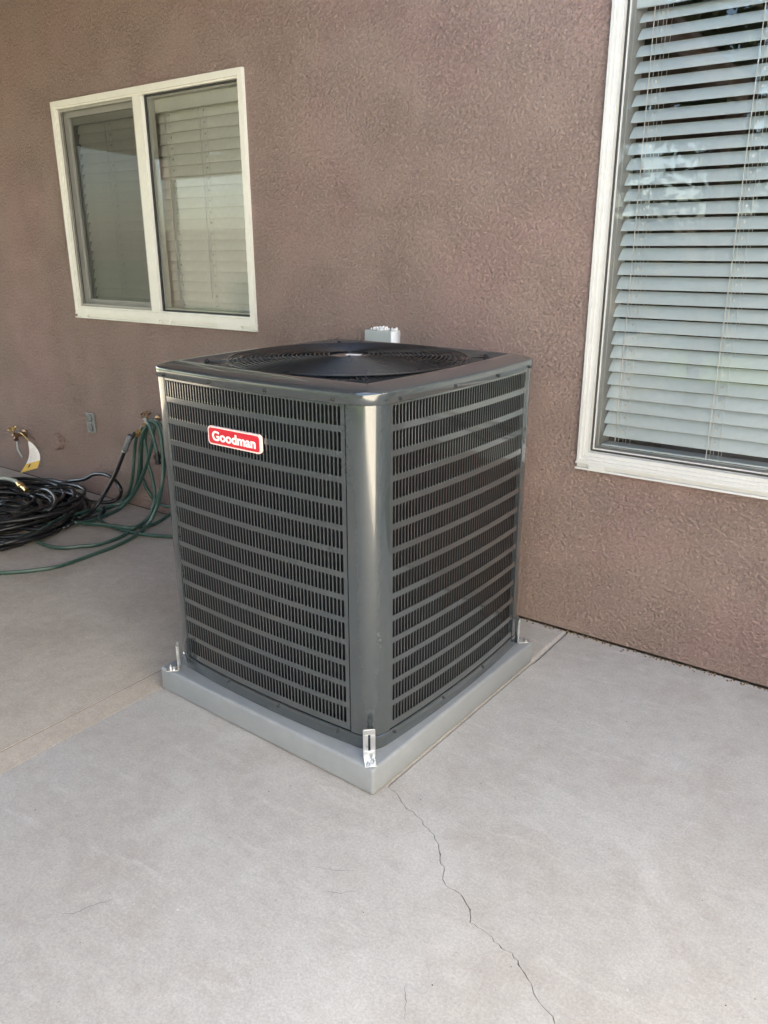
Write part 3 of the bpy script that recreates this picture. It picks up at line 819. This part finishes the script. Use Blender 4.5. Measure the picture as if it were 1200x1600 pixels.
# ------------------------------------------------------------------ hoses
GREEN = [
  [(-2.183, -0.06, 0.513), (-2.208, -0.07, 0.498), (-2.263, -0.07, 0.45), (-2.298, -0.07, 0.355), (-2.312, -0.08, 0.25), (-2.358, -0.07, 0.167), (-2.418, -0.06, 0.099), (-2.494, -0.06, 0.047), (-2.478, -0.155, 0.047), (-2.495, -0.236, 0.055), (-2.48, -0.318, 0.065)] ,
  [(-2.148, -0.07, 0.524), (-2.173, -0.09, 0.488), (-2.216, -0.09, 0.399), (-2.23, -0.1, 0.296), (-2.272, -0.09, 0.21), (-2.358, -0.07, 0.122), (-2.463, -0.058, 0.055), (-2.497, -0.131, 0.047), (-2.475, -0.229, 0.047), (-2.435, -0.339, 0.055)] ,
  [(-2.088, -0.09, 0.525), (-2.109, -0.1, 0.434), (-2.154, -0.1, 0.345), (-2.221, -0.1, 0.24), (-2.327, -0.08, 0.135), (-2.425, -0.098, 0.047), (-2.38, -0.224, 0.047), (-2.368, -0.322, 0.047), (-2.36, -0.407, 0.065)] ,
  [(-2.206, -0.06, 0.503), (-2.174, -0.06, 0.528), (-2.117, -0.07, 0.544), (-2.061, -0.08, 0.534), (-2.03, -0.09, 0.466), (-2.028, -0.1, 0.346), (-2.039, -0.115, 0.255), (-2.081, -0.125, 0.157), (-2.133, -0.148, 0.065), (-2.097, -0.254, 0.047), (-2.051, -0.381, 0.047), (-2.052, -0.494, 0.047), (-2.098, -0.555, 0.047), (-2.153, -0.618, 0.047), (-2.257, -0.638, 0.047), (-2.357, -0.62, 0.047), (-2.398, -0.589, 0.055), (-2.408, -0.54, 0.065), (-2.453, -0.44, 0.07), (-2.468, -0.333, 0.065), (-2.488, -0.235, 0.055)] ,
  [(-2.165, -0.07, 0.503), (-2.128, -0.1, 0.536), (-2.076, -0.11, 0.548), (-2.035, -0.11, 0.526), (-2.009, -0.12, 0.434), (-2.002, -0.13, 0.338), (-1.998, -0.15, 0.252), (-2.028, -0.165, 0.149), (-2.052, -0.21, 0.065), (-2.01, -0.319, 0.047), (-1.973, -0.452, 0.047), (-1.965, -0.554, 0.047), (-1.962, -0.739, 0.047), (-2.014, -0.844, 0.047), (-2.092, -0.931, 0.047), (-2.19, -1.006, 0.047)] ,
  [(-2.475, -0.165, 0.055), (-2.364, -0.269, 0.055), (-2.32, -0.288, 0.047), (-2.223, -0.303, 0.047), (-2.087, -0.304, 0.047), (-1.969, -0.277, 0.047), (-1.864, -0.227, 0.047), (-1.82, -0.182, 0.047)] ,
  [(-2.056, -0.035, 0.1), (-2.112, -0.035, 0.055), (-2.093, -0.097, 0.047), (-2.074, -0.174, 0.047), (-2.099, -0.23, 0.047), (-2.103, -0.305, 0.065), (-2.23, -0.343, 0.063), (-2.36, -0.359, 0.047), (-2.413, -0.384, 0.055)] ,
  [(-2.102, -0.12, 0.542), (-2.075, -0.13, 0.536), (-2.064, -0.13, 0.504), (-2.05, -0.13, 0.461), (-2.038, -0.13, 0.4)] ,
  [(-2.221, -0.05, 0.493), (-2.243, -0.05, 0.444), (-2.27, -0.05, 0.346), (-2.282, -0.05, 0.248), (-2.268, -0.05, 0.192), (-2.218, -0.06, 0.15), (-2.206, -0.035, 0.101), (-2.127, -0.035, 0.096), (-2.056, -0.035, 0.103)] ,
  [(-2.172, -0.07, 0.507), (-2.2, -0.07, 0.439), (-2.184, -0.08, 0.388), (-2.167, -0.09, 0.322), (-2.146, -0.09, 0.25), (-2.125, -0.1, 0.19), (-2.125, -0.11, 0.131), (-2.104, -0.157, 0.085), (-2.087, -0.21, 0.065), (-2.067, -0.295, 0.065), (-2.191, -0.28, 0.047), (-2.244, -0.31, 0.047)] ,
  [(-2.35, -0.83, 0.047), (-2.39, -0.766, 0.047), (-2.429, -0.673, 0.047), (-2.444, -0.582, 0.047), (-2.44, -0.514, 0.055)] ,
]
BLACK = [
  [(-2.23, -0.1, 0.472), (-2.261, -0.12, 0.431), (-2.294, -0.13, 0.375), (-2.318, -0.14, 0.324), (-2.373, -0.15, 0.237), (-2.453, -0.18, 0.118), (-2.47, -0.23, 0.063), (-2.431, -0.3, 0.053), (-2.353, -0.433, 0.065), (-2.369, -0.463, 0.055), (-2.417, -0.565, 0.065), (-2.5, -0.628, 0.075), (-2.584, -0.697, 0.085)] ,
  [(-2.913, -0.22, 0.081), (-2.913, -0.1, 0.101), (-2.757, -0.08, 0.141), (-2.68, -0.07, 0.177), (-2.595, -0.07, 0.195), (-2.502, -0.08, 0.195), (-2.448, -0.08, 0.166), (-2.416, -0.09, 0.137), (-2.524, -0.035, 0.069), (-2.553, -0.063, 0.047), (-2.592, -0.104, 0.047), (-2.634, -0.141, 0.055), (-2.761, -0.157, 0.075), (-2.728, -0.287, 0.105)] ,
  [(-2.733, -0.42, 0.145), (-2.725, -0.357, 0.155), (-2.643, -0.356, 0.165), (-2.51, -0.402, 0.165), (-2.431, -0.457, 0.155), (-2.434, -0.497, 0.135)] ,
  [(-2.758, -0.348, 0.135), (-2.751, -0.284, 0.145), (-2.694, -0.243, 0.145), (-2.638, -0.229, 0.135), (-2.565, -0.267, 0.125), (-2.546, -0.308, 0.115)] ,
  [(-3.068, -0.44, 0.155), (-3.018, -0.401, 0.16), (-2.97, -0.378, 0.165), (-2.903, -0.375, 0.165)] ,
  [(-2.447, -0.183, 0.065), (-2.421, -0.202, 0.055), (-2.401, -0.261, 0.047), (-2.422, -0.349, 0.047), (-2.443, -0.448, 0.055)] ,
]
b = MB()
for st in GREEN: b.tube(spline(st, 7), .0088, 8)
green = b.build("garden_hose", M['green'], None, True)
green.location.z = -.028
tag(green, "green garden hose looped over a wall hook and trailing on the patio", "hose")
b = MB()
for st in GREEN:                                             # the pale moulded stripe along the hose
    pp = spline(st, 7); b.tube([q + Vector((.0028, -.0040, .0058)) for q in pp], .0034, 6)
b.build("stripe", M['greystripe'], green, True)
b = MB(); b.lathe((-2.038, -.13, .412), (.05, 0, -1), [(0, .011), (.012, .012), (.014, .019), (.034, .019), (.036, .013), (.050, .013), (.052, .016), (.060, .016), (.062, .010)], 14)
b.build("connector", M['rubber'], green, True, 40)
t = thing("hose_hook", "dull metal hose hook on the wall, mostly hidden by green hose", "hose hook", (-2.115, 0, .505))
b = MB(); b.box(-.018, .018, -.006, -.0005, -.03, .03); b.build("back_plate", M['bronze'], t, bevel=.002)
b = MB(); b.tube(spline([(0, -.006, -.02), (0, -.05, .0), (0, -.10, .0), (0, -.125, .03)], 6), .007, 8); b.build("hook", M['box'], t, True)

b = MB(); pr = random.Random(11)
for st in BLACK: b.tube(spline(st, 7), .0098, 8)
cx0, cy0 = -2.86, -.56                                       # the heaped coils, loose and flattened
RAD = [.46, .42, .48, .38, .32, .44, .26, .36, .20, .45, .29, .14, .40, .24, .34, .10, .18, .30]
for i, base_r in enumerate(RAD):
    pts = []; ph = pr.uniform(0, 6.28); turns = pr.uniform(1.2, 2.2)
    n = int(30 * turns); sx_, sy_ = pr.uniform(.95, 1.22), pr.uniform(.72, .98)
    ox, oy = pr.gauss(0, .045), pr.gauss(0, .035); rot = pr.uniform(-.5, .5)
    layer = (i % 4) * (1.0 if base_r < .40 else .75)
    w1, w2, w3 = pr.uniform(.02, .06), pr.uniform(.01, .05), pr.uniform(0, 6.28)
    for j in range(n):
        a = ph + j / 30 * 2 * math.pi
        r_ = base_r + w1 * math.sin(a * 1.31 + w3) + w2 * math.sin(a * 2.2 + i * 2) + .02 * (j / n - .5)
        z = .046 + layer * .019 + .012 + .013 * math.sin(a * 2.3 + i * 1.7)
        ex, ey = r_ * sx_ * math.cos(a), r_ * sy_ * math.sin(a)
        x, y = cx0 + ox + ex * math.cos(rot) - ey * math.sin(rot), cy0 + oy + ex * math.sin(rot) + ey * math.cos(rot)
        pts.append((x, min(y, -.03), max(.045, z)))
    b.tube(pts, .0098, 8)
black = b.build("black_hose", M['rubber'], None, True)
black.location.z = -.028
tag(black, "long black rubber hose heaped in coils on the patio by the wall", "hose")
b = MB(); b.tube([(-2.246, -.1215, .462), (-2.262, -.1205, .4315), (-2.280, -.125, .400), (-2.292, -.1295, .378)], .0125, 10); b.build("sleeve", paint("grey_sleeve", (.13, .14, .15), .4, .1), black, True)
b = MB(); b.lathe((-2.292, -.1295, .379), (-.3, -.1, -.9), [(0, .0128), (.006, .0128), (.006, .0105)], 12); b.build("clamp_ring", M['zinc'], black, True, 40)
b = MB(); b.lathe((-2.202, -.078, .485), (-.78, -.36, -.52), [(0, .014), (.018, .015), (.020, .0125), (.030, .0125), (.032, .015), (.050, .014), (.052, .0115), (.058, .011)], 8); b.build("coupling", M['brass'], black, False)
b = MB(); b.tube(spline([(-3.20, -.47, .155), (-3.07, -.44, .172), (-2.97, -.40, .185), (-2.90, -.385, .180), (-2.86, -.39, .172)], 6), .0105, 10); b.build("grey_tail", paint("grey_tail_hose", (.33, .36, .33), .35, .1), black, True)
b = MB(); b.lathe((-2.868, -.389, .174), (.93, -.12, -.18), [(0, .013), (.02, .014), (.022, .017), (.04, .017), (.042, .0125), (.085, .0125), (.09, .014), (.105, .013), (.105, .006)], 12); b.build("nozzle", M['brass'], black, True, 40)
for p0, p1 in (((-2.62, -.55, .135), (-2.60, -.62, .130)), ((-2.53, -.50, .13), (-2.51, -.56, .125))):
    pass

# ------------------------------------------------------------------ crumbs and grit
b = MB()
for i in range(280):
    x = rng.uniform(-.25, .85); y = -abs(rng.gauss(0, .009)) - .002; s = rng.uniform(.0008, .0046)
    b.lathe((x, y, .0006), (rng.uniform(-1, 1), rng.uniform(-1, 1), .6), [(-s * .5, s * .3), (0, s), (s * .6, s * .6), (s, .0002)], 5)
tag(b.build("debris", M['debris']), "dry crumbs and grit along the foot of the stucco wall", "debris", None, 'stuff')
b = MB()
for i in range(110):
    x = rng.uniform(-.8, 1.3); y = rng.uniform(-2.2, -.1); s = rng.uniform(.0006, .0018)
    if -.86 < x < .02 and y > -1.14: continue
    b.lathe((x, y, .0002), (rng.uniform(-1, 1), rng.uniform(-1, 1), .8), [(-s * .5, s * .3), (0, s), (s * .6, s * .6), (s, .0002)], 5)
tag(b.build("grit", paint("dark_grit", (.10, .09, .08), .9, .3, 0, 0, 60)), "tiny dark grit scattered on the pale concrete", "grit", None, 'stuff')

# ------------------------------------------------------------------ what the windows and paint reflect: patio cover, yard wall, trees, added bounce wall
t = thing("patio_cover", "brown timber patio cover over the older slab, mirrored in the large window", "patio cover", (-4.1, -2.3, 0))
def zc(y): return 2.64 - .045 * (-y)
b = MB()
ya, yb = -4.7 + 2.3, -.02 + 2.3
xa, xb = -3.4, 3.4
b.loft([[(xa, ya, zc(-4.7)), (xb, ya, zc(-4.7)), (xb, ya, zc(-4.7) + .05), (xa, ya, zc(-4.7) + .05)], [(xa, yb, zc(-.02)), (xb, yb, zc(-.02)), (xb, yb, zc(-.02) + .05), (xa, yb, zc(-.02) + .05)]], True, (True, True))
b.build("roof_deck", M['brown'], t)
for i in range(13):
    x = xa + .04 + i * (xb - xa - .13) / 12
    b = MB(); b.loft([[(x, ya + .02, zc(-4.68) - .105), (x + .05, ya + .02, zc(-4.68) - .105), (x + .05, ya + .02, zc(-4.68) - .001), (x, ya + .02, zc(-4.68) - .001)], [(x, yb - .03, zc(-.05) - .105), (x + .05, yb - .03, zc(-.05) - .105), (x + .05, yb - .03, zc(-.05) - .001), (x, yb - .03, zc(-.05) - .001)]], True, (True, True))
    b.build("rafter", M['brown'], t)
b = MB(); b.box(xa, xb, -2.25, -2.15, 2.11, 2.335); b.build("beam", M['brown'], t)
for x in (-3.3, 3.25):
    b = MB(); b.box(x - .05, x + .05, -2.25, -2.15, .0345, 2.109); b.build("post", M['brown'], t)

t = thing("block_wall", "tan block wall across the back of the yard, mirrored in the windows", "wall", (0, -10.5, 0))
bb = MB(); bb.box(-.198, .198, -.07, .07, .003, .196); BK = bb.mesh("block", M['block'])
for r in range(9):
    for i in range(36):
        if r >= 8 and i % 1: continue
        if r * 36 + i >= 300: break
        link("block", BK, t, (-9.5 + i * .4 + (.2 if r % 2 else 0), rng.uniform(-.004, .004), r * .2))
b = MB(); b.box(-9.8, 5.2, -.09, .09, 1.68, 1.74); b.build("coping", M['block'], t)
b = MB(); b.box(-16, 10, -.055, .055, -.02, 1.66); o = b.build("core", M['block'], t)

def leaf_cloud(n, rx, rz, size, seed):
    r = random.Random(seed); b = MB(); cl = [(r.gauss(0, .5), r.gauss(0, .5), r.gauss(0, .5), r.uniform(.25, .5)) for _ in range(16)]
    for i in range(n):
        c = r.choice(cl); d = Vector((r.gauss(0, 1), r.gauss(0, 1), r.gauss(0, 1))); d = d.normalized() * c[3] * r.uniform(.5, 1.05)
        p = Vector(((c[0] + d.x) * rx, (c[1] + d.y) * rx, (c[2] + d.z) * rz))
        u = Vector((r.gauss(0, 1), r.gauss(0, 1), r.gauss(0, 1))).normalized(); v = u.orthogonal().normalized(); s = size * r.uniform(.6, 1.3)
        b.face([p - u * s, p + v * s * .45, p + u * s, p - v * s * .45])
    return b
def tree(label, x, y, h, rx, mt, seed, name="leafy_tree"):
    t = thing(name, label, "tree", (x, y, -.02))
    r = random.Random(seed); b = MB()
    b.tube([(0, 0, 0), (.03, .02, h * .25), (-.04, .05, h * .5), (.02, 0, h * .75)], [.16, .12, .09, .04], 9)
    for k in range(6):
        a = r.uniform(0, 6.28); b.tube([(0, 0, h * (.35 + .05 * k)), (.35 * rx * math.cos(a), .35 * rx * math.sin(a), h * (.5 + .06 * k)), (.75 * rx * math.cos(a), .75 * rx * math.sin(a), h * (.58 + .06 * k))], [.06, .04, .015], 7)
    b.build("trunk", M['bark'], t, True)
    c = leaf_cloud(2600, rx, h * .33, .13, seed).build("crown", mt, t); c.location.z = h * .66
tree("dark green tree before the block wall, left in the window reflection", -4.6, -8.6, 6.6, 2.6, M['leaf'], 1)
tree("olive green tree before the block wall, mirrored behind the patio cover", -1.9, -9.2, 5.8, 2.2, M['leaf2'], 2)
tree("tall loose tree before the block wall against the mirrored sky", 1.3, -9.4, 3.8, 1.6, M['leaf'], 3)
tree("broad green tree at the far left of the yard", -8.6, -7.4, 6.4, 2.8, M['leaf'], 4)
tree("tall olive green tree added between two darker trees along the yard", -6.8, -9.8, 7.6, 2.6, M['leaf2'], 6)  # left-hand trees heightened and added to block the sky
t = thing("bounce_wall", "pale unseen wall added at the right to bounce sunlight onto the scene", "wall", (2.05, -3.2, -.02))  # unseen wall added to throw sunlight in from the right
b = MB(); b.box(0, .15, -5.5, 5.5, 0, 2.7); b.build("wall_body", paint("pale_bounce", (.80, .75, .68), .9, .06, 0, .002, 20), t)
b = MB(); b.box(-.03, .18, -5.5, 5.5, 2.702, 2.76); b.build("coping", M['block'], t)
t = thing("shrub", "sunlit green shrub in the yard, mirrored in the smaller window", "shrub", (-7.7, -6.3, -.02))
b = MB(); rr = random.Random(5)
for k in range(7):
    a = rr.uniform(0, 6.28); b.tube([(0, 0, 0), (.12 * math.cos(a), .12 * math.sin(a), .3), (.3 * math.cos(a), .3 * math.sin(a), .6)], [.02, .014, .006], 6)
b.build("stems", M['bark'], t, True)
c = leaf_cloud(1300, .45, .38, .06, 9).build("crown", M['leaf'], t); c.location.z = .55
